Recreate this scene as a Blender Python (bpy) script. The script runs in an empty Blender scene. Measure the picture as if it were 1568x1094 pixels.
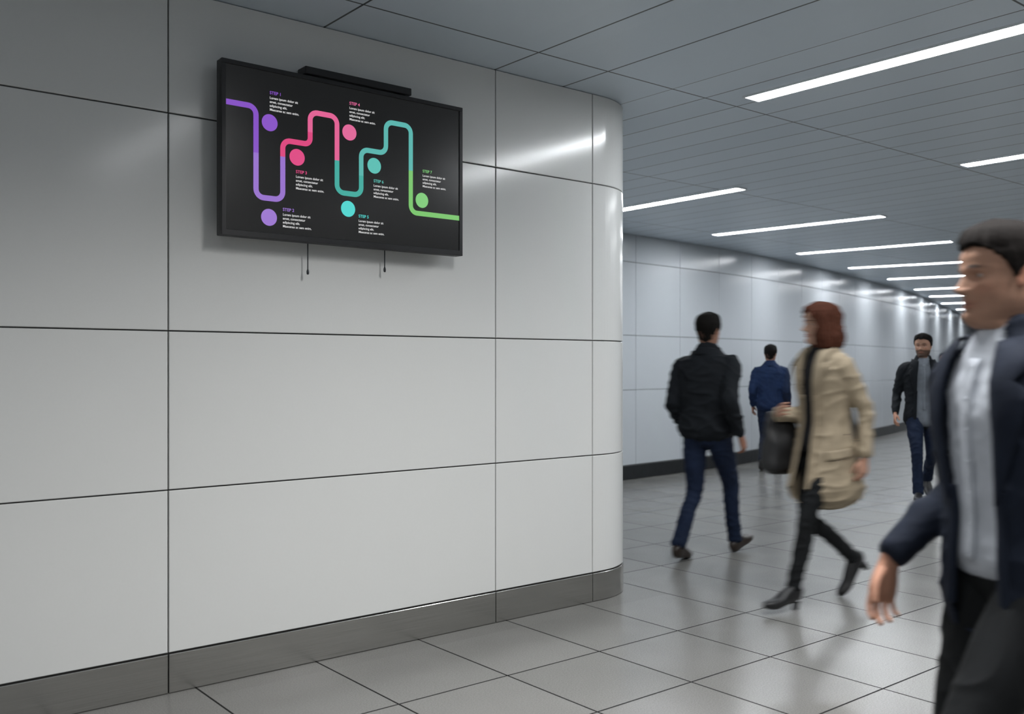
import bpy, math, numpy as np
from mathutils import Vector, Matrix, noise

scene = bpy.context.scene
try:
    scene.view_settings.view_transform = 'Standard'
except Exception: pass
COL = scene.collection

# ------------------------------------------------------------------ frame of the place
D1 = np.array([.776, .630, 0.]); D1 /= np.linalg.norm(D1)      # along the near wall
NN = np.array([D1[1], -D1[0], 0.])                              # out of the near wall
P0 = np.array([-1.464, 4.055, 0.])
ANG = math.atan2(D1[1], D1[0])
CEIL = 3.01
def WP(s, t, z=0.): return P0 + D1*s + NN*t + np.array([0, 0, z])

# ------------------------------------------------------------------ helpers
def link(o, parent=None):
    COL.objects.link(o)
    if parent is not None: o.parent = parent
    return o
def mk(name, v, f, mat=None, parent=None, smooth=True, col=None):
    me = bpy.data.meshes.new(name)
    me.from_pydata([tuple(map(float, p)) for p in v], [], [tuple(int(i) for i in q) for q in f])
    me.update()
    if smooth: me.polygons.foreach_set('use_smooth', [True]*len(me.polygons))
    if col is not None:
        a = me.color_attributes.new('col', 'FLOAT_COLOR', 'POINT')
        c = np.ones((len(v), 4), dtype=np.float32); c[:, :3] = col
        a.data.foreach_set('color', c.ravel())
    o = bpy.data.objects.new(name, me)
    if mat: me.materials.append(mat)
    return link(o, parent)
def empty(name, loc=(0, 0, 0), rotz=0):
    e = bpy.data.objects.new(name, None); e.empty_display_size = .2
    e.location = loc; e.rotation_euler = (0, 0, rotz)
    return link(e)
def pchip(x, y, xi):
    x = np.asarray(x, float); y = np.asarray(y, float); xi = np.clip(xi, x[0], x[-1])
    h = np.diff(x); d = np.diff(y)/h; m = np.zeros_like(y)
    for i in range(1, len(x)-1):
        if d[i-1]*d[i] > 0:
            w1 = 2*h[i]+h[i-1]; w2 = h[i]+2*h[i-1]
            m[i] = (w1+w2)/(w1/d[i-1]+w2/d[i])
    m[0] = d[0]; m[-1] = d[-1]
    k = np.clip(np.searchsorted(x, xi)-1, 0, len(h)-1)
    t = (xi-x[k])/h[k]
    return ((1+2*t)*(1-t)**2*y[k] + t*(1-t)**2*h[k]*m[k] + t*t*(3-2*t)*y[k+1] + t*t*(t-1)*h[k]*m[k+1])
def catmull(K, m):
    K = np.asarray(K, float)
    P = np.vstack([2*K[0]-K[1], K, 2*K[-1]-K[-2]]); out = []
    for i in range(1, len(P)-2):
        for j in range(m):
            t = j/m
            out.append(.5*((2*P[i])+(-P[i-1]+P[i+1])*t+(2*P[i-1]-5*P[i]+4*P[i+1]-P[i+2])*t*t+(-P[i-1]+3*P[i]-3*P[i+1]+P[i+2])*t**3))
    out.append(K[-1]); return np.array(out)
def loft(R, close=True):
    n = len(R[0]); v = np.vstack(R); f = []
    for i in range(len(R)-1):
        a = i*n; b = a+n
        for j in range(n):
            k = (j+1) % n; f.append((a+j, a+k, b+k, b+j))
    if close:
        c0 = len(v); v = np.vstack([v, R[0].mean(0), R[-1].mean(0)]); b = (len(R)-1)*n
        for j in range(n):
            k = (j+1) % n; f.append((c0, k, j)); f.append((c0+1, b+j, b+k))
    return v, f
def nrm(a):
    a = np.asarray(a, float); return a/max(1e-9, np.linalg.norm(a))
def tube(K, side=(1, 0, 0), n=20, m=5, p=2., cap=True):
    C = catmull(K, m); c = C[:, :3]; ra = np.maximum(C[:, 3], 1e-4); rb = np.maximum(C[:, 4], 1e-4)
    T = np.gradient(c, axis=0); R = []
    th = np.linspace(0, 2*np.pi, n, endpoint=False)
    cx = np.sign(np.cos(th))*np.abs(np.cos(th))**(2/p); sx = np.sign(np.sin(th))*np.abs(np.sin(th))**(2/p)
    def ring(ce, a, b, t):
        S = nrm(np.array(side)-np.dot(side, t)*t); B = np.cross(t, S)
        return ce+np.outer(cx*a, S)+np.outer(sx*b, B)
    ts = [nrm(t) for t in T]
    if cap:
        for a in (80, 55, 28):
            a = math.radians(a); r = min(ra[0], rb[0])*.7
            R.append(ring(c[0]-ts[0]*r*math.sin(a), ra[0]*math.cos(a), rb[0]*math.cos(a), ts[0]))
    for i in range(len(c)): R.append(ring(c[i], ra[i], rb[i], ts[i]))
    if cap:
        for a in (28, 55, 80):
            a = math.radians(a); r = min(ra[-1], rb[-1])*.7
            R.append(ring(c[-1]+ts[-1]*r*math.sin(a), ra[-1]*math.cos(a), rb[-1]*math.cos(a), ts[-1]))
    return loft(R)
def join(parts):
    V = []; F = []; o = 0
    for v, f in parts:
        V.append(v); F += [tuple(i+o for i in q) for q in f]; o += len(v)
    return np.vstack(V), F
def fuse(parts, voxel, smooth=4):
    """one continuous surface out of overlapping closed forms"""
    v, f = join(parts)
    me = bpy.data.meshes.new('tmp'); me.from_pydata([tuple(p) for p in v.tolist()], [], f); me.update()
    o = bpy.data.objects.new('tmp', me); COL.objects.link(o)
    r = o.modifiers.new('r', 'REMESH'); r.mode = 'VOXEL'; r.voxel_size = voxel
    if smooth:
        s = o.modifiers.new('s', 'SMOOTH'); s.factor = .5; s.iterations = smooth
    dg = bpy.context.evaluated_depsgraph_get(); ev = o.evaluated_get(dg); m2 = ev.to_mesh()
    vv = np.empty(len(m2.vertices)*3); m2.vertices.foreach_get('co', vv); vv = vv.reshape(-1, 3)
    ff = [tuple(p.vertices) for p in m2.polygons]
    ev.to_mesh_clear(); bpy.data.objects.remove(o); bpy.data.meshes.remove(me)
    return vv, ff
def vnormals(v, f):
    q = np.array([(a[0], a[1], a[2], a[-1]) for a in f])
    n = np.cross(v[q[:, 2]]-v[q[:, 0]], v[q[:, 3]]-v[q[:, 1]])
    out = np.zeros_like(v)
    for k in range(4): np.add.at(out, q[:, k], n)
    return out/np.maximum(1e-12, np.linalg.norm(out, axis=1))[:, None]
def folds(v, f, amp, sc=(5, 5, 13), seed=0):
    """cloth folds: ridged noise along the surface normal, softer swell underneath"""
    n = vnormals(v, f); v = v.copy()
    for i in range(len(v)):
        p = v[i]
        w = noise.noise_vector(Vector((p[0]*3+seed, p[1]*3, p[2]*3)))
        q = Vector((p[0]*sc[0]+w.x*1.6+seed, p[1]*sc[1]+w.y*1.6, p[2]*sc[2]+p[0]*5+w.z*1.5))
        r = 1-abs(noise.noise(q))*2.6; r = max(-.4, r)
        v[i] += n[i]*amp*(r*r*(1 if r > 0 else -1)*.9+noise.noise(q*2.7)*.35+w.x*.7-.3)
    return v
def box(x0, x1, y0, y1, z0, z1):
    v = np.array([(x, y, z) for x in (x0, x1) for y in (y0, y1) for z in (z0, z1)], float)
    f = [(0, 1, 3, 2), (4, 6, 7, 5), (0, 4, 5, 1), (2, 3, 7, 6), (0, 2, 6, 4), (1, 5, 7, 3)]
    return v, f
def bevel(o, w=.004, seg=2):
    b = o.modifiers.new('bevel', 'BEVEL'); b.width = w; b.segments = seg; b.limit_method = 'ANGLE'; return o

# ------------------------------------------------------------------ materials
def base_mat(name):
    m = bpy.data.materials.new(name); m.use_nodes = True
    nt = m.node_tree; return m, nt, nt.nodes['Principled BSDF']
def N(nt, t, **k):
    n = nt.nodes.new(t)
    for a, b in k.items(): setattr(n, a, b)
    return n
def M(nt, op, a, b=None, c=None):
    n = nt.nodes.new('ShaderNodeMath'); n.operation = op
    for i, x in enumerate((a, b, c)):
        if x is None: continue
        if isinstance(x, (int, float)): n.inputs[i].default_value = x
        else: nt.links.new(x, n.inputs[i])
    return n.outputs[0]
def mixc(nt, fac, a, b):
    n = nt.nodes.new('ShaderNodeMix'); n.data_type = 'RGBA'
    for s, x in ((n.inputs['Factor'], fac), (n.inputs['A'], a), (n.inputs['B'], b)):
        if hasattr(x, 'links'): nt.links.new(x, s)
        elif isinstance(x, (int, float)): s.default_value = x
        else: s.default_value = (*x, 1)
    return n.outputs['Result']
def simple(name, col, rough=.6, metal=0, var=.12, scale=12, spec=.5, bump=0, bscale=200, coat=0, sheen=0):
    m, nt, b = base_mat(name)
    no = N(nt, 'ShaderNodeTexNoise'); no.inputs['Scale'].default_value = scale; no.inputs['Detail'].default_value = 4
    tc = N(nt, 'ShaderNodeTexCoord'); nt.links.new(tc.outputs['Object'], no.inputs['Vector'])
    c = mixc(nt, no.outputs[0], [x*(1-var) for x in col], [min(1, x*(1+var)) for x in col])
    nt.links.new(c, b.inputs['Base Color'])
    b.inputs['Roughness'].default_value = rough; b.inputs['Metallic'].default_value = metal
    b.inputs['Specular IOR Level'].default_value = spec; b.inputs['Coat Weight'].default_value = coat
    b.inputs['Sheen Weight'].default_value = sheen
    if bump:
        n2 = N(nt, 'ShaderNodeTexNoise'); n2.inputs['Scale'].default_value = bscale
        nt.links.new(tc.outputs['Object'], n2.inputs['Vector'])
        bp = N(nt, 'ShaderNodeBump'); bp.inputs['Strength'].default_value = bump; bp.inputs['Distance'].default_value = .002
        nt.links.new(n2.outputs[0], bp.inputs['Height']); nt.links.new(bp.outputs[0], b.inputs['Normal'])
    return m
def vcol(name, rough=.55, sss=.08):
    m, nt, b = base_mat(name)
    a = N(nt, 'ShaderNodeVertexColor'); a.layer_name = 'col'
    no = N(nt, 'ShaderNodeTexNoise'); no.inputs['Scale'].default_value = 60
    g = M(nt, 'MULTIPLY_ADD', no.outputs[0], .24, .88)
    mx = N(nt, 'ShaderNodeMix', data_type='RGBA', blend_type='MULTIPLY'); mx.inputs['Factor'].default_value = 1
    nt.links.new(a.outputs[0], mx.inputs['A']); cc = N(nt, 'ShaderNodeCombineColor')
    for i in range(3): nt.links.new(g, cc.inputs[i])
    nt.links.new(cc.outputs[0], mx.inputs['B']); nt.links.new(mx.outputs['Result'], b.inputs['Base Color'])
    b.inputs['Roughness'].default_value = rough; b.inputs['Subsurface Weight'].default_value = sss
    b.inputs['Subsurface Radius'].default_value = (.01, .004, .002); b.inputs['Specular IOR Level'].default_value = .3
    return m
def emis(name, col, st, base=None):
    m, nt, b = base_mat(name)
    b.inputs['Base Color'].default_value = (*(base or col), 1)
    b.inputs['Emission Color'].default_value = (*col, 1); b.inputs['Emission Strength'].default_value = st
    b.inputs['Roughness'].default_value = .3
    return m
def hexc(h):
    h = h.lstrip('#'); r = [int(h[i:i+2], 16)/255 for i in (0, 2, 4)]
    return tuple(((x+.055)/1.055)**2.4 if x > .04045 else x/12.92 for x in r)

def wall_panel_mat(name, ca, cb, rough):
    m, nt, b = base_mat(name)
    tc = N(nt, 'ShaderNodeTexCoord')
    n1 = N(nt, 'ShaderNodeTexNoise'); n1.inputs['Scale'].default_value = .8; n1.inputs['Detail'].default_value = 5
    n2 = N(nt, 'ShaderNodeTexNoise'); n2.inputs['Scale'].default_value = 90; n2.inputs['Detail'].default_value = 6
    for n in (n1, n2): nt.links.new(tc.outputs['Object'], n.inputs['Vector'])
    f = M(nt, 'ADD', M(nt, 'MULTIPLY', n1.outputs[0], .7), M(nt, 'MULTIPLY', n2.outputs[0], .3))
    nt.links.new(mixc(nt, f, ca, cb), b.inputs['Base Color'])
    nt.links.new(M(nt, 'MULTIPLY_ADD', n2.outputs[0], .06, rough-.03), b.inputs['Roughness'])
    bp = N(nt, 'ShaderNodeBump'); bp.inputs['Strength'].default_value = .04; bp.inputs['Distance'].default_value = .01
    nt.links.new(n1.outputs[0], bp.inputs['Height']); nt.links.new(bp.outputs[0], b.inputs['Normal'])
    return m
M_WALL = wall_panel_mat('enamel_wall_panel', (.70, .705, .69), (.77, .775, .76), .16)
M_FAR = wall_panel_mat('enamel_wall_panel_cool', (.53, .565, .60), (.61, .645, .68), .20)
M_GAP = simple('dark_joint', (.035, .035, .035), .9)
M_DARKMETAL = simple('dark_skirting_metal', (.07, .075, .08), .35, .8)

def brushed():
    m, nt, b = base_mat('brushed_steel_skirting')
    tc = N(nt, 'ShaderNodeTexCoord'); mp = N(nt, 'ShaderNodeMapping')
    mp.inputs['Scale'].default_value = (1.5, 1.5, 160); nt.links.new(tc.outputs['Object'], mp.inputs[0])
    n = N(nt, 'ShaderNodeTexNoise'); n.inputs['Scale'].default_value = 2; n.inputs['Detail'].default_value = 5
    nt.links.new(mp.outputs[0], n.inputs['Vector'])
    nt.links.new(mixc(nt, n.outputs[0], (.40, .395, .375), (.62, .61, .585)), b.inputs['Base Color'])
    b.inputs['Metallic'].default_value = .95; b.inputs['Roughness'].default_value = .24
    return m
M_STEEL = brushed()

def grid_coords(nt):
    g = N(nt, 'ShaderNodeNewGeometry')
    vm = N(nt, 'ShaderNodeVectorMath', operation='SUBTRACT'); vm.inputs[1].default_value = tuple(P0)
    nt.links.new(g.outputs['Position'], vm.inputs[0])
    r = N(nt, 'ShaderNodeVectorRotate', rotation_type='Z_AXIS'); r.inputs['Angle'].default_value = -ANG
    nt.links.new(vm.outputs[0], r.inputs['Vector'])
    s = N(nt, 'ShaderNodeSeparateXYZ'); nt.links.new(r.outputs[0], s.inputs[0])
    return s.outputs[0], M(nt, 'MULTIPLY', s.outputs[1], -1), r.outputs[0]
def rep_line(nt, u, off, sp, w):
    x = M(nt, 'DIVIDE', M(nt, 'SUBTRACT', u, off), sp)
    f = M(nt, 'SUBTRACT', x, M(nt, 'ROUND', x))
    return M(nt, 'LESS_THAN', M(nt, 'MULTIPLY', M(nt, 'ABSOLUTE', f), sp), w), M(nt, 'FLOOR', x)
def one_line(nt, u, c, w): return M(nt, 'LESS_THAN', M(nt, 'ABSOLUTE', M(nt, 'SUBTRACT', u, c)), w)

def floor_mat():
    m, nt, b = base_mat('polished_stone_tile')
    u, t, vec = grid_coords(nt)
    l1, i1 = rep_line(nt, u, .119, .576, .0045)
    l2, i2 = rep_line(nt, t, .725, .58, .0045)
    l2 = M(nt, 'MULTIPLY', l2, M(nt, 'SUBTRACT', 1, M(nt, 'LESS_THAN', M(nt, 'ABSOLUTE', M(nt, 'SUBTRACT', t, .15)), .3)))
    line = M(nt, 'MAXIMUM', l1, l2)
    cx = N(nt, 'ShaderNodeCombineXYZ'); nt.links.new(i1, cx.inputs[0]); nt.links.new(i2, cx.inputs[1])
    wn = N(nt, 'ShaderNodeTexWhiteNoise', noise_dimensions='2D'); nt.links.new(cx.outputs[0], wn.inputs['Vector'])
    sp = N(nt, 'ShaderNodeTexNoise'); sp.inputs['Scale'].default_value = 150; sp.inputs['Detail'].default_value = 3; sp.inputs['Roughness'].default_value = .7
    nt.links.new(vec, sp.inputs['Vector'])
    cl = N(nt, 'ShaderNodeTexNoise'); cl.inputs['Scale'].default_value = 2.5; nt.links.new(vec, cl.inputs['Vector'])
    f = M(nt, 'ADD', M(nt, 'MULTIPLY', wn.outputs[0], .08), M(nt, 'ADD', M(nt, 'MULTIPLY', sp.outputs[0], .76), M(nt, 'MULTIPLY', cl.outputs[0], .16)))
    c = mixc(nt, f, (.085, .084, .079), (.32, .315, .30))
    nt.links.new(mixc(nt, line, c, (.018, .018, .018)), b.inputs['Base Color'])
    nt.links.new(M(nt, 'MULTIPLY_ADD', line, .45, M(nt, 'MULTIPLY_ADD', cl.outputs[0], .08, .19)), b.inputs['Roughness'])
    nt.links.new(M(nt, 'MULTIPLY_ADD', line, -.45, .5), b.inputs['Specular IOR Level'])
    return m
def ceil_mat():
    m, nt, b = base_mat('ceiling_metal_panel')
    u, t, vec = grid_coords(nt)
    near = M(nt, 'LESS_THAN', u, 2.80)
    w = .0055
    la, _ = rep_line(nt, u, .74, 1.03, w); lb = one_line(nt, u, 2.27, w)
    pl, pi = rep_line(nt, u, 2.79, .30, .0045)
    L = M(nt, 'MAXIMUM', M(nt, 'MULTIPLY', M(nt, 'MAXIMUM', la, lb), near), M(nt, 'MULTIPLY', pl, M(nt, 'SUBTRACT', 1, near)))
    tl = one_line(nt, t, .36, w)
    tr, _ = rep_line(nt, t, .36, 1.85, w)
    L = M(nt, 'MAXIMUM', L, M(nt, 'MAXIMUM', tl, tr))
    wn = N(nt, 'ShaderNodeTexWhiteNoise', noise_dimensions='1D'); nt.links.new(pi, wn.inputs['W'])
    c = mixc(nt, wn.outputs[0], (.58, .66, .735), (.62, .70, .775))
    nt.links.new(mixc(nt, L, c, (.04, .045, .05)), b.inputs['Base Color'])
    b.inputs['Roughness'].default_value = .38
    return m
M_FLOOR = floor_mat(); M_CEIL = ceil_mat()

# ------------------------------------------------------------------ room shell
def slab(name, z0, z1, mat):
    v, f = box(-14, 48, -8, 60, z0, z1); return mk(name, v, f, mat, smooth=False)
slab('floor', -.1, 0, M_FLOOR); slab('ceiling', CEIL, CEIL+.1, M_CEIL)

SARC, RARC = 2.58, .43
ARC = WP(SARC, 0) - NN*RARC
def path_near(s):
    if s <= SARC: return WP(s, 0), NN
    a = (s-SARC)/RARC
    if a < math.pi/2:
        n = NN*math.cos(a)+D1*math.sin(a); return ARC+n*RARC, n
    return ARC+D1*RARC-NN*(s-SARC-RARC*math.pi/2), D1
FP = catmull([(-1.9, 8.1), (-.3, 9.85), (1.34, 11.55), (2.95, 13.15), (4.3, 14.75), (6., 17.), (9., 21.3), (12.4, 27), (15.8, 32.6), (22, 41), (31, 48), (46, 54)], 24)
FL = np.concatenate([[0], np.cumsum(np.linalg.norm(np.diff(FP, axis=0), axis=1))])
def path_far(s):
    x = np.interp(s, FL, FP[:, 0]); y = np.interp(s, FL, FP[:, 1])
    e = .3; tx = np.interp(s+e, FL, FP[:, 0])-np.interp(s-e, FL, FP[:, 0]); ty = np.interp(s+e, FL, FP[:, 1])-np.interp(s-e, FL, FP[:, 1])
    l = math.hypot(tx, ty); return np.array([x, y, 0]), np.array([ty/l, -tx/l, 0])
def panels(path, sb, zb, gap=.003, bev=.0025, th=.02, off=0., step=.08):
    V = []; F = []
    for i in range(len(sb)-1):
        s0, s1 = sb[i]+gap, sb[i+1]-gap
        k = max(1, int((s1-s0)/step))
        cs = [(s0, -th), (s0, -bev)]+[(s, 0) for s in np.linspace(s0+bev, s1-bev, k+1)]+[(s1, -bev), (s1, -th)]
        for j in range(len(zb)-1):
            z0, z1 = zb[j]+gap, zb[j+1]-gap
            rs = [(z0, -th), (z0, -bev), (z0+bev, 0), (z1-bev, 0), (z1, -bev), (z1, -th)]
            o = len(V)
            for (s, a) in cs:
                p, n = path(s)
                for (z, b2) in rs: V.append(p+n*(off+min(a, b2))+np.array([0, 0, z]))
            for a in range(len(cs)-1):
                for c in range(5):
                    q = o+a*6+c; F.append((q, q+6, q+7, q+1))
    return V, F
def backing(path, s0, s1, off, step=.1):
    k = int((s1-s0)/step); V = []; F = []
    for i, s in enumerate(np.linspace(s0, s1, k+1)):
        p, n = path(s); V += [p+n*off, p+n*off+np.array([0, 0, CEIL]), p+n*(off-.12)+np.array([0, 0, CEIL]), p+n*(off-.12)]
        if i:
            a = (i-1)*4
            for c in range(4): F.append((a+c, a+4+c, a+4+(c+1) % 4, a+(c+1) % 4))
    return V, F
def build_wall(tag, path, sb, zb, base_h, wm, bm, step, base_sb):
    v, f = panels(path, sb, zb, step=step); mk('wall_'+tag, v, f, wm, smooth=False)
    v, f = backing(path, sb[0], sb[-1], -.012); o = mk('trim_'+tag+'_joint_backing', v, f, M_GAP, smooth=False)
    v, f = panels(path, base_sb, [0., base_h], gap=.0025, off=.004, step=step); mk('baseboard_'+tag, v, f, bm, smooth=False)
nb = [-8.86, -7.09, -5.32, -3.544, -1.772, 0, 1.772, 2.50, 3.42, 4.9, SARC+RARC*math.pi/2+2.95]
build_wall('near', path_near, nb, [.172, .868, 1.548, 2.478, CEIL], .170, M_WALL, M_STEEL, .025, nb)
L = FL[-1]; fb = list(np.arange(.4, L, .92)); fb[0] = 0.
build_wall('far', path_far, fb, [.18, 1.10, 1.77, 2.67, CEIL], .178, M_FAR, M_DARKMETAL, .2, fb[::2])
rb_ = list(np.arange(0, 56, 1.77))
build_wall('right', lambda s: (WP(56-s, 8.5), -NN), rb_, [.172, .868, 1.548, 2.478, CEIL], .170, M_WALL, M_STEEL, 2., rb_)

# ------------------------------------------------------------------ ceiling light strips
M_TUBE = emis('led_diffuser', (.94, .97, 1.), 52)
M_TUBE2 = emis('led_diffuser_dim', (.97, .98, 1.), 8)  # weaker plain glow for the unseen strips, lit by added area lamps
M_RIM = simple('white_aluminium', (.75, .77, .8), .4)
def strip(a, b, w=.13, area=0, spread=150):
    a = np.array([*a, 0.]); b = np.array([*b, 0.]); d = b-a; Lh = np.linalg.norm(d)/2
    e = empty('ceiling_light_strip', ((a[0]+b[0])/2, (a[1]+b[1])/2, CEIL), math.atan2(d[1], d[0]))
    h = w/2
    v, f = box(-Lh, Lh, -h, h, -.006, -.001); mk('diffuser', v, f, M_TUBE2 if area else M_TUBE, e, False)
    parts = [box(-Lh-.012, Lh+.012, -h-.012, -h, -.012, -.0005), box(-Lh-.012, Lh+.012, h, h+.012, -.012, -.0005),
             box(-Lh-.012, -Lh, -h, h, -.012, -.0005), box(Lh, Lh+.012, -h, h, -.012, -.0005)]
    v, f = join(parts); mk('trim_frame', v, f, M_RIM, e, False)
    if area:   # unseen strips: added area lamp, spread narrowed to leave the wall top darker
        la = bpy.data.lights.new('lamp', 'AREA'); la.shape = 'RECTANGLE'; la.size = 2*Lh; la.size_y = w
        la.energy = area; la.spread = math.radians(spread); la.color = (1., .995, .985)
        lo = bpy.data.objects.new('lamp', la); lo.location = (0, 0, -.008); link(lo, e)
def st(s, t0, t1, **k): a = WP(s, t0); b = WP(s, t1); strip(a[:2], b[:2], **k)
st(3.306, .54, 2.7); st(6.19, .44, 2.6)
st(5.62, -1.31, -3.0)
strip((3.976, 10.2), (2.49, 11.67)); strip((5.67, 12.28), (4.1, 13.64))
strip((7.2, 14.55), (5.54, 15.64)); strip((8.7, 16.55), (6.97, 17.64)); strip((10.2, 18.9), (8.48, 20.05)); strip((11.6, 20.9), (9.7, 22.1))
strip((13.0, 23.4), (11.1, 24.6)); strip((14.6, 26), (12.7, 27.2)); strip((16.3, 28.8), (14.4, 30.))
st(9.0, .6, 2.7)
st(.85, 1.9, 4.1, area=92); st(-1.6, 2.4, 4.6, area=36); st(3.306, 3.6, 5.8, area=46)

# ------------------------------------------------------------------ television
M_BLK = simple('black_plastic', (.010, .010, .012), .38)
M_SCR, nt, b = base_mat('television_screen_glass')
b.inputs['Base Color'].default_value = (.008, .008, .008, 1); b.inputs['Roughness'].default_value = .25
b.inputs['Emission Color'].default_value = (.005, .005, .005, 1); b.inputs['Emission Strength'].default_value = 1
R = Matrix(((D1[0], 0, NN[0], P0[0]), (D1[1], 0, NN[1], P0[1]), (0, 1, 0, 0), (0, 0, 0, 1)))
def wall_frame(name):
    e = empty(name); e.matrix_world = R; return e
tv = wall_frame('wall_mounted_television')
TX0, TX1, TZ0, TZ1, TT = .184, 1.460, 1.962, 2.722, .12
bevel(mk('housing', *box(TX0, TX1, TZ0, TZ1, .065, TT-.004), M_BLK, tv, False), .004)
bw = .020
fr = join([box(TX0, TX1, TZ1-bw, TZ1, TT-.02, TT+.004), box(TX0, TX1, TZ0, TZ0+bw+.006, TT-.02, TT+.004),
           box(TX0, TX0+bw, TZ0+bw, TZ1-bw, TT-.02, TT+.004), box(TX1-bw, TX1, TZ0+bw, TZ1-bw, TT-.02, TT+.004)])
bevel(mk('bezel', *fr, M_BLK, tv, False), .002)
mk('screen', *box(TX0+bw, TX1-bw, TZ0+bw+.004, TZ1-bw, TT-.01, TT-.001), M_SCR, tv, False)
mk('wall_mount', *join([box(.55, 1.1, 2.2, 2.5, .0, .07)]), M_BLK, tv, False)
bevel(mk('bracket_rail', *join([box(.597, 1.175, 2.742, 2.778, .004, .085), box(.62, .66, 2.69, 2.75, .02, .066), box(1.11, 1.15, 2.69, 2.75, .02, .066)]), M_BLK, tv, False), .004)
for i, (s, zb_) in enumerate(((.626, 1.825), (1.04, 1.862))):
    v, f = join([tube([(s, 1.99, .05, .0028, .0028), (s, (zb_+1.99)/2, .05, .0028, .0028), (s, zb_+.01, .05, .0028, .0028)], side=(1, 0, 0), n=10),
                 tube([(s, zb_+.022, .05, .003, .003), (s, zb_+.012, .05, .006, .006), (s, zb_, .05, .0055, .0055)], side=(1, 0, 0), n=12)])
    mk('pull_rod_%d' % (i+1), v, f, M_DARKMETAL, tv)
ZS = TT+.0003
def ribbon(pts, name, col, w=.0245, r=.036):
    pts = [np.array(p) for p in pts]; out = [pts[0]]
    for i in range(1, len(pts)-1):
        a, c, e = pts[i-1], pts[i], pts[i+1]; u = nrm(a-c); w2 = nrm(e-c); rr = min(r, np.linalg.norm(a-c)*.98, np.linalg.norm(e-c)*.5)
        for k in range(9):
            q = k/8*math.pi/2; ctr = c+u*rr+w2*rr
            out.append(ctr-w2*rr*math.cos(q)-u*rr*math.sin(q))
    out.append(pts[-1]); out = np.array(out)
    T = np.gradient(out, axis=0); V = []; F = []
    for i, p in enumerate(out):
        t = nrm(T[i])
        if i == 0: t = nrm(out[1]-out[0])
        if i == len(out)-1: t = nrm(out[-1]-out[-2])
        nn = np.array([-t[1], t[0]])*w/2
        V += [(*(p+nn), ZS), (*(p-nn), ZS)]
        if i: F.append((2*i-2, 2*i-1, 2*i+1, 2*i))
    mk(name, V, F, emis(name+'_glow', hexc(col), .85, (.01, .01, .01)), tv, False)
XA = [.3408, .4674, .6021, .7393, .8677, 1.0041, 1.1464]
ribbon([(.204, 2.537), (XA[0], 2.537), (XA[0], 2.335)], 'route_purple', '#8d54cf')
ribbon([(XA[0], 2.335), (XA[0], 2.141), (XA[1], 2.141), (XA[1], 2.335)], 'route_lilac', '#a077d8')
ribbon([(XA[1], 2.335), (XA[1], 2.409), (XA[2], 2.409), (XA[2], 2.465)], 'route_crimson', '#ea4a86')
ribbon([(XA[2], 2.465), (XA[2], 2.558), (XA[3], 2.558), (XA[3], 2.355)], 'route_pink', '#f2699f')
ribbon([(XA[3], 2.355), (XA[3], 2.207), (XA[4], 2.207), (XA[4], 2.30)], 'route_teal', '#45b5a8')
ribbon([(XA[4], 2.30), (XA[4], 2.425), (XA[5], 2.425), (XA[5], 2.578), (XA[6], 2.578), (XA[6], 2.36)], 'route_aqua', '#5fc0b8')
ribbon([(XA[6], 2.36), (XA[6], 2.154), (1.4395, 2.154)], 'route_green', '#80d070')
def sz(px, py):  # positions measured on the television's own plane
    k = (px-784)/1457; s = (k*3.962+1.388)/(.776-.63*k); return s, 1.4+(560-py)/1457*(3.962+.63*s)
steps = [('1', (413, 188), (413, 144), '#9259d3'), ('2', (412, 333), (433, 323), '#a67edd'), ('3', (455, 241), (453, 265), '#ee4f8d'), ('4', (535, 203), (535, 160), '#f070a4'),
         ('5', (533, 320), (549, 333), '#55e3dc'), ('6', (573, 254), (572, 279), '#62cbbf'), ('7', (646, 307), (647, 264), '#86d67f')]
M_TXT = emis('screen_text_white', (.85, .85, .85), .75, (.01, .01, .01))
for nme, c, tp, hx in steps:
    mm = emis('step_%s_colour' % nme, hexc(hx), .85, (.01, .01, .01))
    s, z = sz(*c); th = np.linspace(0, 2*np.pi, 48, endpoint=False); r = .0375
    mk('marker_'+nme, [(s+r*math.cos(a), z+r*math.sin(a), ZS+.0002) for a in th], [tuple(range(48))], mm, tv, False)
    s, z = sz(*tp)
    for txt, size, dy, mt, nm in (('STEP '+nme, .0195, 0, mm, 'title_'), ('Lorem ipsum dolor sit\namet, consectetur\nadipiscing elit.\nMaecenas ac sem enim.', .0150, -.021, M_TXT, 'caption_')):
        cu = bpy.data.curves.new(nm+nme, 'FONT'); cu.body = txt; cu.size = size; cu.space_line = 1.16; cu.offset = .0003
        cu.materials.append(mt); o = bpy.data.objects.new(nm+nme, cu); o.location = (s, z+dy, ZS+.0002); link(o, tv)

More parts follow.
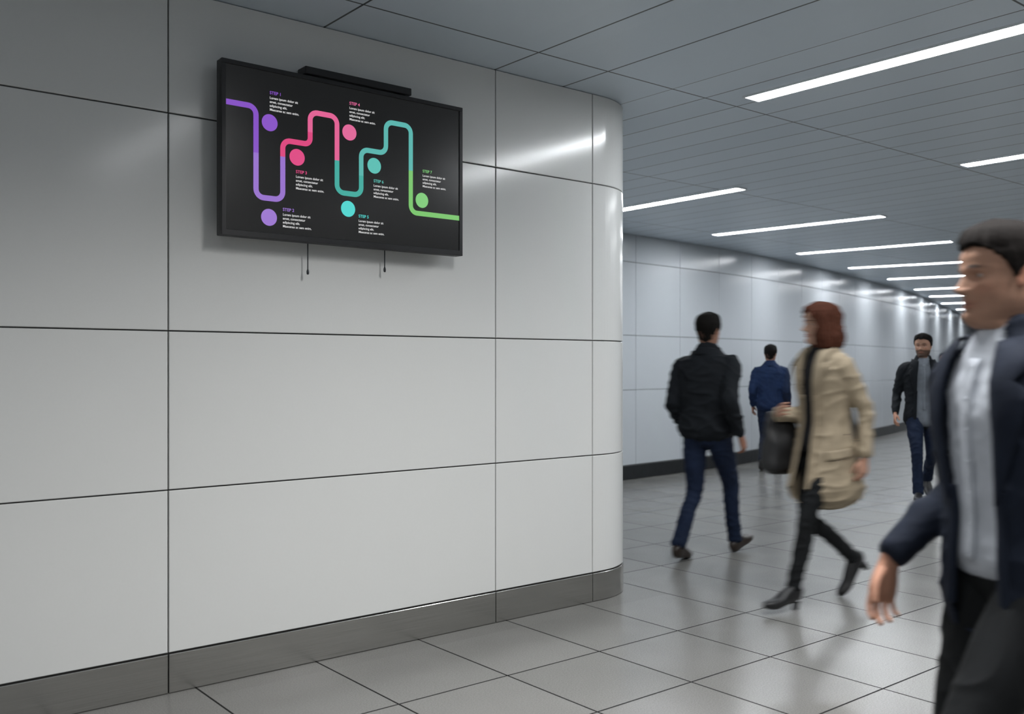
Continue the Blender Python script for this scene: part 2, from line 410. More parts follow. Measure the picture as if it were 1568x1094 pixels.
# ------------------------------------------------------------------ people
SK = vcol('skin', .65, .1); M_EYE = vcol('eyes', .2, 0)
HZ = [-.62, -.40, -.22, -.12, -.06, -.02, .03, .09, .16, .25, .33, .42, .50, .58, .68, .78, .88, .95, .985, 1.0]
HF = [.17, .16, .15, .165, .21, .315, .375, .395, .385, .38, .385, .375, .365, .385, .385, .345, .265, .165, .09, .02]
HB = [.34, .30, .28, .27, .27, .265, .265, .27, .29, .33, .37, .42, .46, .49, .505, .485, .405, .28, .16, .03]
HW = [.33, .265, .245, .24, .235, .225, .225, .245, .275, .30, .31, .325, .335, .34, .34, .32, .26, .17, .095, .02]
def sg(x, c, s): return np.exp(-((x-c)/s)**2)
def head(par, chin, H, yaw, pitch, skin, hairc, kind='short', beard=0., brow=None, fem=False, tag=''):
    n, mz = 128, 140
    u = np.linspace(0, 2*np.pi, n, endpoint=False); th = u-.42*np.sin(u)
    z = np.linspace(-.62, 1.0, mz)
    f, b_, w = pchip(HZ, HF, z), pchip(HZ, HB, z), pchip(HZ, HW, z)
    if fem: w = w*np.where(z < .4, .92, .97)
    p = 2.15
    sx, cy = np.sin(th), np.cos(th)
    X = np.outer(w, np.sign(sx)*np.abs(sx)**(2/p))
    cyp = np.sign(cy)*np.abs(cy)**(2/p)
    Y = np.where(cyp > 0, np.outer(f, cyp), np.outer(b_, cyp))
    Z = np.repeat(z[:, None], n, 1); ax = np.abs(X)
    fr = np.clip(cy, 0, 1)[None, :]**.5
    NP = pchip([.27, .305, .33, .35, .375, .43, .50, .56, .60], [0, .012, .06, .10, .108, .072, .038, .012, 0], Z.ravel()).reshape(Z.shape)
    NP = np.where((Z > .27) & (Z < .60), NP, 0)
    dy = NP*np.exp(-(X/np.where(Z < .38, .058, .045))**2)
    dy += .028*sg(ax, .05, .028)*sg(Z, .345, .028)
    dy += -.05*sg(ax, .135, .075)*sg(Z, .495, .042)+.022*sg(ax, .12, .11)*sg(Z, .568, .03)
    dy += .022*sg(ax, .20, .07)*sg(Z, .40, .06)-.02*sg(ax, .2, .08)*sg(Z, .22, .07)
    dy += .026*sg(X, 0, .085)*(sg(Z, .238, .016)+1.1*sg(Z, .19, .018))-.012*sg(X, 0, .11)*sg(Z, .213, .008)
    dy += -.022*sg(X, 0, .10)*sg(Z, .145, .02)+.026*sg(X, 0, .10)*sg(Z, .075, .05)
    if not fem: dy += .008*sg(X, 0, .03)*sg(Z, -.25, .05)
    Y = Y+dy*fr
    C = np.ones((mz, n, 3))*np.array(skin)
    front = (cy[None, :] > .2)
    def tint(mask, c):
        nonlocal C
        m_ = np.clip(mask, 0, 1)[..., None]; C = C*(1-m_)+np.array(c)*m_
    tint(front*sg(X, 0, .12)*(sg(Z, .235, .020)+sg(Z, .19, .022))*(1.2 if fem else .7), (skin[0]*.75, skin[1]*.45, skin[2]*.45))
    tint(front*1.3*sg(X, 0, .10)*sg(Z, .213, .006), (.12, .04, .03))
    tint(.25*front*sg(ax, .2, .09)*sg(Z, .36, .08), (skin[0]*1.05, skin[1]*.7, skin[2]*.65))
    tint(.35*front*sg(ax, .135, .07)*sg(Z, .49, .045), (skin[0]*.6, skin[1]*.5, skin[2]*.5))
    bh = .574+.02*np.cos((ax-.13)*12)
    tint(front*1.8*sg(ax, .135, .08)*sg(Z, bh, .015), brow or tuple(np.array(hairc)*1.2))
    tint(front*sg(ax, .035, .014)*sg(Z, .322, .010), (.08, .03, .02))
    if beard:
        bm = beard*np.clip((.33-Z)/.05, 0, 1)*np.clip((Z+.03)/.04, 0, 1)*np.clip((cy[None, :]+.15)*4, 0, 1)
        bm = bm*(1-.95*sg(X, 0, .10)*sg(Z, .213, .045)); bm = np.maximum(bm, beard*front*sg(X, 0, .12)*sg(Z, .272, .016)); tint(bm, hairc)
    V = np.stack([X, Y, Z], -1)
    rings = [V[i] for i in range(mz)]
    hv, hf = loft(rings); C = np.vstack([C.reshape(-1, 3), skin, skin])
    # ears
    for sgn in (-1, 1):
        a, b2 = 18, 14; ev = []
        for i in range(a+1):
            ph = math.pi*i/a
            for j in range(b2):
                q = 2*math.pi*j/b2
                r = math.sin(ph); ey = r*math.cos(q); ez = r*math.sin(q); ex = math.cos(ph)
                rad = math.hypot(ey, ez); cup = -.5*math.exp(-(rad/.55)**2) if ex > 0 else 0
                low = 1-.28*max(0, -ez)
                ev.append((sgn*(.322+.028*(ex*.8+cup)+.02*(ey < 0)*abs(ey)), -.035+.055*ey*low-.018*ez, .455+.105*ez))
        ef = [(i*b2+j, i*b2+(j+1) % b2, (i+1)*b2+(j+1) % b2, (i+1)*b2+j) for i in range(a) for j in range(b2)]
        o = len(hv); hv = np.vstack([hv, ev]); hf += [tuple(k+o for k in q) for q in ef]
        C = np.vstack([C, np.tile((skin[0]*.95, skin[1]*.78, skin[2]*.74), (len(ev), 1))])
    # eyes
    EV, EF, EC = [], [], []
    for sgn in (-1, 1):
        cx_ = sgn*.135; cyy = .365*(1-(.135/.335)**2.15)**(1/2.15)-.05-.024
        a, b2 = 16, 20; o = len(EV); r = .05
        for i in range(a+1):
            ph = math.pi*i/a
            for j in range(b2):
                q = 2*math.pi*j/b2
                EV.append((cx_+r*math.sin(ph)*math.cos(q), cyy+r*math.cos(ph), .497+r*.72*math.sin(ph)*math.sin(q)))
                EC.append((.01, .008, .008) if ph < .28 else ((.07, .04, .02) if ph < .55 else ((.42, .39, .37) if abs(math.sin(ph)*math.sin(q)) < .55 else tuple(np.array(skin)*.7))))
        EF += [(o+i*b2+j, o+i*b2+(j+1) % b2, o+(i+1)*b2+(j+1) % b2, o+(i+1)*b2+j) for i in range(a) for j in range(b2)]
    # hair
    hn = 200; hz = 140
    tu = np.linspace(0, 2*np.pi, hn, endpoint=False); tv_ = tu
    if kind == 'short':
        z2 = np.linspace(.05, 1.0, hz); ff, bb, ww = pchip(HZ, HF, z2), pchip(HZ, HB, z2), pchip(HZ, HW, z2)
        hl = th_hairline(tv_, kind)
        zz = np.repeat(z2[:, None], hn, 1)
        hl = hl+.03*np.array([noise.noise(Vector((math.sin(t_)*9, math.cos(t_)*9, 3))) for t_ in tv_])
        mask = np.clip((zz-hl[None, :])/.045, 0, 1); mask = mask*mask*(3-2*mask)
        thick = .012+.035*np.clip((zz-.45)/.4, 0, 1)+.045*np.clip((zz-.75)/.2, 0, 1)*np.clip(np.cos(tv_)[None, :]+.3, 0, 1)
        zout = zz+.05*np.clip((zz-.8)/.2, 0, 1)
    else:
        z2 = np.linspace(-.20, 1.0, hz)
        ff = pchip([-.2, .1, .4, .6, .78, .88, .95, .985, 1.0], [.22, .33, .36, .385, .35, .27, .17, .09, .02], z2)
        bb = pchip([-.2, -.1, .1, .3, .5, .68, .78, .88, .95, .985, 1.0], [.34, .46, .52, .52, .51, .51, .48, .40, .28, .16, .03], z2)
        ww = pchip([-.2, -.1, .1, .3, .5, .68, .78, .88, .95, .985, 1.0], [.32, .42, .43, .40, .365, .35, .325, .26, .17, .095, .02], z2)
        zz = np.repeat(z2[:, None], hn, 1); hl = th_hairline(tv_, kind)
        mask = np.clip((zz-hl[None, :])/.06, 0, 1); mask = mask*mask*(3-2*mask)
        thick = .06+0*zz; zout = zz+.05*np.clip((zz-.8)/.2, 0, 1)
    s2, c2 = np.sin(tv_), np.cos(tv_)
    sxp = np.sign(s2)*np.abs(s2)**(2/p); cp = np.sign(c2)*np.abs(c2)**(2/p)
    wv = 0 if kind == 'short' else 1
    nz = np.array([[noise.noise(Vector((math.sin(t_+wv*.12*math.sin(q*14))*7, math.cos(t_)*7, q*2.2)))+.7*noise.noise(Vector((math.sin(t_)*22, math.cos(t_)*22, q*5))) for t_ in tv_] for q in z2])
    e = mask*(thick+.026*nz*(1.9 if wv else 1))-(1-mask)*.05
    capk = np.clip((1.02-zz)/.1, .25, 1)
    HXX = (ww[:, None]+e*capk)*sxp[None, :]; HYY = np.where(cp > 0, ff[:, None]+e*capk, bb[:, None]+e*capk)*cp[None, :]
    hav, haf = loft([np.stack([HXX[i], HYY[i], zout[i]+e[i]*.3*(z2[i] > .8)], -1) for i in range(hz)])
    Rm = Matrix.Rotation(yaw, 4, 'Z') @ Matrix.Rotation(pitch, 4, 'X')
    Rm = np.array(Rm.to_3x3())
    T = lambda v: (np.asarray(v)*H) @ Rm.T + np.array(chin)
    mk('head_and_neck', T(hv), hf, SK, par, True, C)
    mk('eyes', T(EV), EF, M_EYE, par, True, EC)
    hm = simple('hair', hairc, .8, var=.5, scale=50, bump=.6, bscale=90, spec=.12)
    mk('hair', T(hav), haf, hm, par)
def th_hairline(th, kind):
    a = np.abs((np.asarray(th)+np.pi) % (2*np.pi)-np.pi)*180/np.pi
    if kind == 'short': return np.interp(a, [0, 25, 45, 60, 72, 84, 92, 100, 118, 135, 180], [.76, .77, .75, .67, .60, .42, .44, .58, .42, .20, .10])
    return np.interp(a, [0, 12, 30, 50, 62, 72, 180], [.82, .80, .74, .58, .25, -.5, -.5])

def hand(par, wr, D, S, Nn, sc, skin, curl=22, voxel=.003, name='hand'):
    D = nrm(D); S = nrm(np.asarray(S, float)-np.dot(S, D)*D); Nn = np.asarray(Nn, float)
    N2 = np.cross(D, S); N2 = N2*(1 if np.dot(N2, Nn) > 0 else -1)
    P = lambda d, s, n_=0: np.asarray(wr)+(D*d+S*s+N2*n_)*sc
    parts = [tube([(*P(-.035, 0), .026*sc, .020*sc), (*P(0, 0), .027*sc, .019*sc), (*P(.035, .002, .002), .036*sc, .017*sc), (*P(.07, 0, .002), .041*sc, .015*sc), (*P(.090, 0, .002), .037*sc, .012*sc)], side=tuple(S), n=20, p=2.4)]
    for k, (so, l, r) in enumerate(((.031, .070, .0088), (.0105, .078, .0090), (-.0105, .072, .0086), (-.0305, .056, .0076))):
        q = P(.086-.004*abs(k-1), so, .002); a = math.radians(curl*.5+k*5); spread = (so/.031)*.035
        pts = [(*(q-D*.012*sc), r*sc, r*sc)]
        for ln, da in ((.45, curl), (.30, curl*1.25), (.25, curl*.8)):
            d = D*math.cos(a)+N2*math.sin(a)+S*spread
            pts.append((*(q+d*l*ln*.5*sc), r*.98*sc, r*.95*sc)); q = q+d*l*ln*sc; r *= .93
            pts.append((*q, r*sc, r*sc)); a += math.radians(da)
        parts.append(tube(pts, side=tuple(S), n=12, m=3))
    q = P(.020, .020, .006); d = nrm(D*.75+S*.50+N2*.40)
    t1 = q+d*.040*sc; t2 = t1+nrm(D*.93+S*.16+N2*.35)*.030*sc; t3 = t2+nrm(D*.96-S*.02+N2*.35)*.022*sc
    parts.append(tube([(*q, .014*sc, .014*sc), (*t1, .0115*sc, .0115*sc), (*t2, .0100*sc, .0095*sc), (*t3, .0080*sc, .0075*sc)], side=tuple(N2), n=12, m=4))
    v, f = fuse(parts, voxel, 2)
    c = np.tile(np.array(skin), (len(v), 1))*np.array([1, .9, .87])
    mk(name, v, f, SK, par, True, c)

def ik(a, b, l1, l2, pole):
    a, b = np.asarray(a, float), np.asarray(b, float); d = b-a; L_ = np.linalg.norm(d)
    if L_ > (l1+l2)*.999: l1 *= L_/(l1+l2)*1.001; l2 *= L_/(l1+l2)*1.001+1e-3
    u = d/L_; x = (l1*l1-l2*l2+L_*L_)/(2*L_); h = math.sqrt(max(0, l1*l1-x*x))
    pl = nrm(np.asarray(pole)-np.dot(pole, u)*u); return a+u*x+pl*h

def shoe_shape(sc, boot=False):
    K = [(-.072, .040, .024, .036), (-.055, .046, .034, .046), (-.01, .056, .037, .056), (.045, .047, .040, .047), (.095, .034, .046, .034), (.145, .027, .045, .027), (.182, .023, .034, .022), (.198, .020, .018, .016)]
    if boot: K = [(f, zc, w*.86, h) for f, zc, w, h in K]
    v, f = tube([(0, a*sc, b_*sc, w*sc, h*sc) for a, b_, w, h in K], side=(1, 0, 0), n=24, m=4, p=2.5)
    v[:, 2] = np.maximum(v[:, 2], 0.)
    return v, f

def keymove(e, loc, hx, hy, vel):
    h = nrm([hx, hy])
    for fr_, s_ in ((0, -1), (2, 1)):
        e.location = (loc[0]+h[0]*vel*s_, loc[1]+h[1]*vel*s_, 0); e.keyframe_insert('location', frame=fr_)
    try:
        for fc in e.animation_data.action.fcurves:
            for k in fc.keyframe_points: k.interpolation = 'LINEAR'
    except Exception: pass
    e.location = (loc[0], loc[1], 0)

def person(name, loc, heading, o):
    sc = o.get('sc', 1.); hx, hy = heading; rot = math.atan2(hy, hx)-math.pi/2
    e = empty(name, (loc[0], loc[1], 0), rot)
    vox = o.get('vox', .009); fem = o.get('fem', False); drop = o.get('drop', .03)
    lean = o.get('lean', .03); seed = o.get('seed', 1)
    wS = .86 if fem else 1.; wS *= o.get('build', 1.)
    zs = lambda z: (z-drop)*sc
    hipz = zs(.93)
    # --- feet
    ank = {}; shoes = []
    for sd, (fx, fy, pit, raise_) in o['feet'].items():
        v, f = shoe_shape(sc, fem)
        if fem:  # block heel
            hv_, hf_ = tube([(0, -.052*sc, 0, .024*sc, .022*sc), (0, -.050*sc, -.025*sc, .02*sc, .02*sc), (0, -.050*sc, -.05*sc, .017*sc, .017*sc)], side=(1, 0, 0), n=14, cap=False)
            y, z = v[:, 1].copy(), v[:, 2].copy()
            v[:, 2] = z+.05*sc*np.clip((.12*sc-y)/(.17*sc), 0, 1); hv_[:, 2] += .052*sc
            v, f = join([(v, f), (hv_, hf_)])
        ap = np.array([0, -.02*sc, (.13 if fem else .095)*sc])
        v = v-ap; a = math.radians(pit); c_, s_ = math.cos(a), math.sin(a)
        y, z = v[:, 1].copy(), v[:, 2].copy(); v[:, 1] = y*c_-z*s_; v[:, 2] = y*s_+z*c_
        tq = math.radians(o.get('toe_out', 6))*(-1 if sd == 'R' else 1)
        x, y = v[:, 0].copy(), v[:, 1].copy(); v[:, 0] = x*math.cos(tq)-y*math.sin(tq); v[:, 1] = x*math.sin(tq)+y*math.cos(tq)
        az = -v[:, 2].min()+raise_; A = np.array([fx, fy, az]); ank[sd] = A
        shoes.append((v+A, f))
    v, f = join(shoes)
    mk('boots' if fem else 'shoes', v, f, o['shoe'], e)
    # --- legs
    legs = []; blegs = []
    for sd in 'LR':
        g = 1 if sd == 'R' else -1; hp = np.array([g*.088*sc, 0, hipz]); A = ank[sd]
        kn = ik(hp, A, .44*sc, .43*sc, (0.02*g, 1, 0)); mt = (hp+kn)/2; mc = kn*.6+A*.4
        lr = o.get('leg', 1.); d = nrm(A-kn); back = np.array([0, -.012*sc, 0])
        hemr = o.get('hem', .058)*sc
        K = [(*(hp+np.array([-g*.005, 0, .06*sc])), .085*sc, .095*sc), (*hp, .092*sc*lr, .100*sc*lr), (*mt, .080*sc*lr, .088*sc*lr), (*kn, .060*sc*lr, .065*sc*lr), (*(mc+back), .056*sc*lr, .062*sc*lr), (*(A-d*.05*sc), hemr*.95, hemr*.98), (*(A-d*.005*sc), hemr, hemr*1.05)]
        legs.append(tube(K, n=22, m=6))
        blegs.append(tube([(k[0], k[1], k[2], k[3]*(.8 if i < 4 else .66), k[4]*(.8 if i < 4 else .66)) for i, k in enumerate(K)], n=16, m=4))
    pelv = tube([(0, -.01*sc, hipz-.05*sc, .12*sc, .09*sc), (0, -.012*sc, hipz, .165*sc, .115*sc), (0, -.005*sc, hipz+.07*sc, .162*sc*wS, .112*sc), (0, .0, hipz+.16*sc, .148*sc*wS, .102*sc)], n=30, p=2.3)
    v, f = fuse(legs+[pelv], vox, 4); v = folds(v, f, o.get('twr', .007), (8, 8, o.get('tz', 15)), seed)
    mk('trousers', v, f, o['trouser'], e)
    # --- torso profile
    yo = lambda z: lean*(z-hipz)
    coat = o.get('coat', None)
    hem = zs(o.get('hemz', .88))
    TK = [(hem, .182, .138), (zs(.99), .180, .135), (zs(1.08), .172, .127), (zs(1.20), .180, .132), (zs(1.32), .195, .135), (zs(1.40), .192, .125), (zs(1.455), .158, .105), (zs(1.495), .112, .085), (zs(1.53), .078, .070)]
    if coat: TK = [(hem, .205, .245), (zs(.80), .195, .205), (zs(.95), .185, .165), (zs(1.08), .170, .135), (zs(1.20), .182, .135), (zs(1.32), .20, .138), (zs(1.40), .195, .125), (zs(1.455), .165, .105), (zs(1.495), .115, .085), (zs(1.53), .08, .072)]
    bulk = o.get('bulk', 1.)
    tz = [k[0] for k in TK]; tw = [k[1]*sc*wS*bulk for k in TK]; td = [k[2]*sc*wS*bulk for k in TK]
    def torso(k, z0=None, z1=None, m=5):
        kk = [(0, yo(z), z, w*k, d*k) for z, w, d in zip(tz, tw, td) if (z0 is None or z >= z0)]
        return tube(kk, n=40, m=m, p=2.4, cap=True)
    def front(x, z, k=1.):
        w = np.interp(z, tz, tw)*k; d = np.interp(z, tz, td)*k
        return d*max(0, 1-(abs(x)/w)**2.4)**(1/2.4)+yo(z)
    # --- arms
    arms = []; barms = []
    shx = .175*sc*wS*(1+.5*(bulk-1)); shz = zs(1.408)
    for sd in 'LR':
        g = 1 if sd == 'R' else -1; S = np.array([g*shx, yo(shz), shz]); W = np.array(o['wrist'][sd])*sc
        if np.linalg.norm(W-S) > .545*sc: W = S+nrm(W-S)*.545*sc
        el = ik(S, W, .295*sc, .262*sc, o.get('pole', {}).get(sd, (g*.12, -1, -.1)))
        ab = bulk*(.88 if fem else 1.)
        cf = o.get('cuff', .040)*sc; d = nrm(W-el)
        K = [(*(S+np.array([-g*.08*sc, 0, .022*sc])), .060*sc, .062*sc), (*(S+np.array([0, 0, .003])), .060*sc*ab, .067*sc*ab), (*(S*.65+el*.35+np.array([g*.004, 0, 0])), .059*sc*ab, .066*sc*ab), (*(S*.25+el*.75), .053*sc*ab, .058*sc*ab), (*el, .050*sc*ab, .053*sc*ab), (*(el*.5+W*.5), .048*sc*ab, .050*sc*ab), (*(W-d*.01*sc), cf, cf)]
        arms.append(tube(K, n=20, m=6))
        barms.append(tube([(k[0], k[1], k[2], k[3]*.74, k[4]*.74) for k in K[:-1]]+[(*W, .026*sc, .022*sc)], n=14, m=4))
        hd = o.get('hdir', {}).get(sd); D = nrm(hd) if hd else nrm(d+np.array([0, .15, -.1]))
        ts = o.get('thumb', {}).get(sd, (0, 1, .1)); nn_ = o.get('palm', {}).get(sd, (-g, 0, 0))
        hand(e, W+D*.022*sc, D, ts, nn_, sc*(.92 if fem else 1.0)*o.get('handsc', 1.), o['skin'], o.get('curl', 24), o.get('hvox', .0035), 'hand_left' if sd == 'L' else 'hand_right')
    # --- underlying body (continuous)
    btor = tube([(0, yo(z), z, w*.86, d*.84) for z, w, d in zip(tz, tw, td) if z > hipz-.02], n=24, m=4, p=2.3)
    v, f = fuse(blegs+barms+[btor, tube([(0, -.01*sc, hipz-.04*sc, .09*sc, .07*sc), (0, -.005, hipz+.05*sc, .13*sc*wS, .09*sc), (0, 0, hipz+.15*sc, .12*sc*wS, .085*sc)], n=20)], .012, 3)
    mk('body', v, f, SK, e, True, np.tile(np.array(o['skin']), (len(v), 1)))
    # --- shirt
    if o.get('shirt'):
        kk = [(0, yo(z), z, w*.93, d*.93) for z, w, d in zip(tz, tw, td) if z > hipz-.06]
        v, f = tube(kk, n=64, m=14, p=2.4); v2 = v.copy()
        for i in range(len(v)):
            p = v[i]; v2[i, 1] += .008*noise.noise(Vector((p[0]*22+seed, p[1]*6, p[2]*9)))+.004*noise.noise(Vector((p[0]*40, 0, p[2]*30)))
        mk('shirt', v2, f, o['shirt'], e)
        if not fem:
            pv = []
            for k in range(7):
                z = zs(1.44-k*.075); pv.append(tube([(0, front(0, z, .93)+.001, z, .0045, .0045), (0, front(0, z, .93)+.0055, z, .0045, .0045)], side=(1, 0, 0), n=10, m=1))
            v, f = join(pv); mk('shirt_buttons', v, f, o['shirt'], e)
            V = []; F = []
            for k in range(25):
                z = zs(.98+k*.02)
                for x in (-.016, .016): V.append((x*sc, front(x*sc, z, .93)+.004, z))
                if k: F.append((2*k-2, 2*k-1, 2*k+1, 2*k))
            l = mk('shirt_placket', V, F, o['shirt'], e); so = l.modifiers.new('t', 'SOLIDIFY'); so.thickness = .003
    # --- jacket / coat
    v, f = fuse([torso(1.)]+arms, vox, 3)
    v = folds(v, f, o.get('wr', .009), (6, 6, 12), seed+9)
    op = o.get('open')
    if op:
        oz = [zs(q[0]) for q in op]; ox = [q[1]*sc for q in op]; oc = [q[2]*sc for q in op]
        def inside(c):
            if c[1] < yo(c[2])+.02*sc: return False
            if c[2] < oz[0] or c[2] > oz[-1]: return False
            if c[1] > front(c[0], c[2])+.03*sc: return False
            return abs(c[0]-np.interp(c[2], oz, oc)) < np.interp(c[2], oz, ox)
        f = [q for q in f if not inside(v[list(q)].mean(0))]
        used = sorted({i for q in f for i in q}); rem = {a: i for i, a in enumerate(used)}
        v = v[used]; f = [tuple(rem[i] for i in q) for q in f]
        for i in range(len(v)):      # straighten the cut edge
            c = v[i]
            if c[1] > yo(c[2])+.03*sc and oz[0] < c[2] < oz[-1] and c[1] < front(c[0], c[2])+.03*sc:
                o_, w_ = np.interp(c[2], oz, oc), np.interp(c[2], oz, ox); dd = abs(c[0]-o_)-w_
                if abs(dd) < vox*.75: v[i, 0] = o_+math.copysign(w_, c[0]-o_)
    ob = mk('coat' if coat else 'jacket', v, f, o['jacket'], e)
    if op:
        so = ob.modifiers.new('thick', 'SOLIDIFY'); so.thickness = .007; so.offset = -1
        for g in (-1, 1):
            V = []; F = []; A_, B_ = 16, 5
            z0, z1 = zs(o.get('lapz', 1.12)), zs(1.50)
            for i in range(A_+1):
                t = i/A_; z = z0+(z1-z0)*t
                lw = (.012+.075*min(1, t/.72) if t < .74 else .075*(1-(t-.74)*1.2)+.012)*sc
                if .70 < t < .76: lw *= .62
                for j in range(B_+1):
                    x = g*np.interp(z, oz, ox)+np.interp(z, oz, oc)+g*(lw*j/B_-.006)
                    V.append((x, front(x, z)+(.012+.006*math.sin(math.pi*j/B_))*sc, z+.02*sc*(j/B_)*(1 if t > .8 else .3)))
            for i in range(A_):
                for j in range(B_): q = i*(B_+1)+j; F.append((q, q+1, q+B_+2, q+B_+1))
            l = mk('lapel_'+('right' if g > 0 else 'left'), V, F, o['jacket'], e); so = l.modifiers.new('t', 'SOLIDIFY'); so.thickness = .004
            K = []
            for z in np.linspace(max(oz[0], hem+.01), z0+.03, 14):
                x = g*np.interp(z, oz, ox)+np.interp(z, oz, oc); K.append((x, front(x, z)+.0, z, .016*sc, .009*sc))
            v, f = tube(K, side=(1, 0, 0), n=12, m=2); mk('front_edge_'+('right' if g > 0 else 'left'), v, f, o['jacket'], e)
    if coat:   # pocket flaps
        for g in (-1, 1):
            V = []; F = []
            for i in range(9):
                for j in range(5):
                    y0 = -.02+.15*i/8; z = zs(.93)-.055*sc*j/4-.02*sc*i/8
                    w = np.interp(z, tz, tw); d = np.interp(z, tz, td); yy = (y0*sc)
                    V.append((g*(w*max(0, 1-(abs(yy)/d)**2.4)**(1/2.4)+.008), yy+yo(z), z))
            for i in range(8):
                for j in range(4): q = i*5+j; F.append((q, q+1, q+6, q+5))
            l = mk('pocket_flap_'+('right' if g > 0 else 'left'), V, F, o['jacket'], e); so = l.modifiers.new('t', 'SOLIDIFY'); so.thickness = .006; so.offset = 0
    # collars
    def collar(nm, mat, z0, z1, w0, d0, w1, d1, gapdeg, yof=-.012, thick=.006):
        V = []; F = []; A_ = 40; rows = 5
        for i in range(A_+1):
            a = math.radians(gapdeg+(360-2*gapdeg)*i/A_); fr_ = .5+.5*math.cos(a)
            for j in range(rows+1):
                t = j/rows; z = z0+(z1-z0)*t-.028*fr_
                V.append(((w0+(w1-w0)*t)*math.sin(a)*sc, yo(zs(z))+(yof+(d0+(d1-d0)*t)*math.cos(a))*sc, zs(z)))
        for i in range(A_):
            for j in range(rows): q = i*(rows+1)+j; F.append((q, q+rows+1, q+rows+2, q+1))
        c = mk(nm, V, F, mat, e); so = c.modifiers.new('t', 'SOLIDIFY'); so.thickness = thick; so.offset = 0
    if o.get('shirt') and not fem: collar('shirt_collar', o['shirt'], 1.495, 1.555, .085, .080, .067, .070, 14)
    collar('jacket_collar', o['jacket'], 1.488, 1.54 if not coat else 1.57, .105, .095, .080, .078, o.get('cgap', 30))
    # head
    H = o.get('H', .236)*sc; chz = zs(1.545)
    head(e, (0, yo(chz)+.012*sc, chz), H, o.get('yaw', 0), o.get('pitch', 0), o['skin'], o['hair'], 'long' if fem else 'short', o.get('beard', 0), None, fem)
    if o.get('vel', .04): keymove(e, loc, hx, hy, o.get('vel', .04))
    return e

cl = lambda n, c, r=.85, **k: simple(n, c, r, var=.35, scale=14, bump=.35, bscale=300, spec=.25, **k)
M_BLKJ = cl('black_jacket_cloth', (.007, .009, .012)); M_NAVYJ = cl('navy_suit_wool', (.007, .011, .022)); M_BLUEJ = cl('blue_jacket_cloth', (.008, .020, .060))
M_JEAN = cl('dark_denim', (.007, .014, .036)); M_BLKT = cl('black_trouser_cloth', (.005, .006, .007)); M_SHIRT = cl('pale_shirt_cotton', (.44, .47, .52)); M_GREY = cl('grey_shirt_cotton', (.19, .21, .24))
M_BEIGE = cl('beige_trench_cotton', (.33, .27, .19)); M_DTOP = cl('black_knit_top', (.010, .010, .012)); M_WEB = cl('black_webbing', (.008, .008, .009))
M_SHOE = simple('dark_shoe_leather', (.022, .014, .010), .4); M_BOOT = simple('black_boot_leather', (.008, .008, .009), .42)
SKIN_A = (.33, .18, .125); SKIN_B = (.40, .23, .16)

person('pedestrian_man', (1.42, 6.95), (.6, .8), dict(sc=1.015, bulk=1.13, build=1.0, hemz=.95, seed=3, skin=SKIN_A, hair=(.008, .007, .006), jacket=M_BLKJ, trouser=M_JEAN, shoe=M_SHOE,
    feet={'R': (.085, .31, 16, 0.0), 'L': (-.085, -.28, -8, 0.)}, wrist={'R': (.265, -.02, .90), 'L': (-.235, .13, .93)}, cgap=12, yaw=.15, vel=.15, wr=.012))
person('pedestrian_man', (3.46, 12.75), (.35, .93), dict(sc=.955, bulk=1.10, hemz=.93, seed=13, skin=SKIN_A, hair=(.008, .007, .007), jacket=M_BLUEJ, trouser=M_JEAN, shoe=M_BOOT,
    feet={'R': (.085, .16, 4, 0.), 'L': (-.085, -.22, -20, 0.)}, wrist={'R': (.24, .04, .90), 'L': (-.24, .0, .90)}, cgap=12, vox=.013, hvox=.005, vel=.10))
person('pedestrian_man', (4.31, 9.98), (-.30, -.95), dict(sc=.985, hemz=.87, seed=23, bulk=1.05, skin=SKIN_B, hair=(.008, .007, .007), beard=.8, jacket=M_BLKJ, trouser=M_JEAN, shoe=M_BOOT, shirt=M_GREY,
    open=[(.80, .095, 0), (1.1, .085, 0), (1.35, .075, 0), (1.56, .05, 0)], lapz=1.15,
    feet={'R': (.07, .27, 8, 0.), 'L': (-.07, -.30, -32, 0.)}, wrist={'R': (.28, .08, .91), 'L': (-.27, -.04, .92)}, yaw=-.35, pitch=-.05, vel=.10, hvox=.004))
person('pedestrian_man', (8.26, 18.2), (-.4, -.9), dict(sc=.93, hemz=.87, seed=33, skin=SKIN_A, hair=(.010, .008, .008), jacket=M_BLKJ, trouser=M_BLKT, shoe=M_BOOT,
    feet={'R': (.08, .2, 8, 0.), 'L': (-.08, -.2, -20, 0.)}, wrist={'R': (.25, .08, .91), 'L': (-.25, -.04, .92)}, vox=.013, hvox=.005, vel=.08))
WL, WH = (1.85, 5.62), (-.906, -.42)
person('pedestrian_woman', WL, WH, dict(sc=.985, fem=True, coat=True, hemz=.68, seed=43, bulk=1.10, drop=-.012, skin=(.42, .26, .19), hair=(.060, .020, .011), jacket=M_BEIGE, trouser=M_BLKT, shoe=M_BOOT, shirt=M_DTOP, hem=.045, leg=.84,
    open=[(.55, .085, .0), (.95, .06, .0), (1.2, .055, 0), (1.42, .06, 0), (1.56, .06, 0)], lapz=1.2,
    feet={'L': (-.06, .29, 8, 0.), 'R': (.06, -.27, -40, 0.)}, wrist={'L': (-.225, -.09, .90), 'R': (.10, .27, 1.13)}, thumb={'R': (-.3, .2, 1)}, palm={'R': (-.6, -.8, 0)}, hdir={'R': (-.7, .45, .25)},
    yaw=-.42, pitch=-.06, H=.232, vel=.12, cuff=.047))
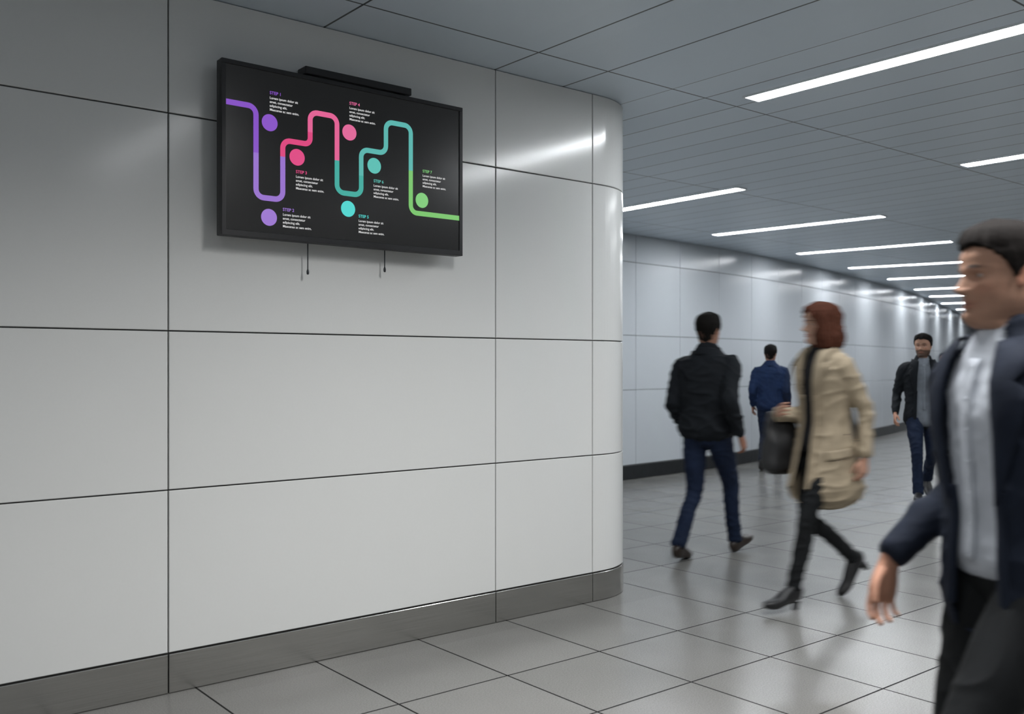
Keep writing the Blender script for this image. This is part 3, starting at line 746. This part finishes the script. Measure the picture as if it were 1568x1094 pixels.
person('pedestrian_man', (1.205, 2.28), (-.966, -.26), dict(sc=.990, bulk=1.0, hemz=.86, seed=53, skin=SKIN_B, hair=(.006, .0045, .004), beard=.10, jacket=M_NAVYJ, trouser=M_BLKT, shoe=M_SHOE, shirt=M_SHIRT,
    open=[(.80, .085, -.02), (1.1, .07, -.02), (1.3, .085, -.01), (1.45, .075, 0), (1.56, .05, 0)], lapz=1.12,
    feet={'L': (-.08, .26, 12, 0.), 'R': (.08, -.24, -24, 0.)}, wrist={'R': (.205, .195, .925), 'L': (-.25, -.10, .93)}, hdir={'R': (.02, .25, -.9)}, yaw=-.28, pitch=-.05, vox=.006, hvox=.0022, curl=20, vel=.036, wr=.008, twr=.005, tz=6, cuff=.043))

# bags carried by the woman
def bag(name, par_loc, heading, c, w, d, h, strap_pts):
    rot = math.atan2(heading[1], heading[0])-math.pi/2
    e = empty(name, (par_loc[0], par_loc[1], 0), rot)
    x, y, z = c
    v, f = tube([(x, y, z-h/2, w*.38, d*.44), (x, y, z-h/2+.02, w*.5, d*.5), (x, y, z-h*.1, w*.5, d*.48), (x, y, z+h*.25, w*.34, d*.42), (x, y, z+h/2, w*.12, d*.36)], side=(1, 0, 0), n=48, m=8, p=3.)
    for i in range(len(v)): v[i, 0] += .014*noise.noise(Vector(v[i]*11)); v[i, 1] += .016*noise.noise(Vector(v[i]*8)+Vector((4, 0, 0))); v[i, 2] += .016*noise.noise(Vector(v[i]*6)+Vector((0, 9, 0)))
    mk('bag_body', v, f, M_BOOT, e)
    v, f = tube([(*p, .009, .004) for p in strap_pts], side=(1, 0, 0), n=10, m=8); mk('strap', v, f, M_WEB, e)
    keymove(e, par_loc, heading[0], heading[1], .12)
    return e
bag('shoulder_bag', WL, WH, (.17, .185, .95), .13, .26, .34, [(.17, .14, 1.10), (.17, .14, 1.25), (.15, .12, 1.40), (.13, .02, 1.495), (.15, -.09, 1.42), (.19, -.10, 1.25), (.18, .10, 1.10)])
bag('backpack', WL, WH, (.14, -.27, 1.03), .20, .13, .30, [(.13, -.2, 1.15), (.14, -.18, 1.3), (.12, -.12, 1.44), (.11, 0, 1.50), (.13, .12, 1.40)])

# ------------------------------------------------------------------ ambient light, camera
wd = bpy.data.worlds.new('concourse_ambient'); scene.world = wd; wd.use_nodes = True
wd.node_tree.nodes['Background'].inputs[0].default_value = (.82, .90, 1., 1); wd.node_tree.nodes['Background'].inputs[1].default_value = .28
cam = bpy.data.cameras.new('camera'); co = bpy.data.objects.new('camera', cam); COL.objects.link(co)
cam.sensor_width = 36; cam.lens = 1457/1568*36; cam.shift_y = 13/1568
co.location = (0, 0, 1.4); co.rotation_euler = (math.radians(90), 0, 0)
cam.dof.use_dof = True; cam.dof.focus_distance = 4.7; cam.dof.aperture_fstop = 2.4
scene.camera = co
scene.frame_set(1)
scene.render.use_motion_blur = True
scene.render.motion_blur_shutter = .5
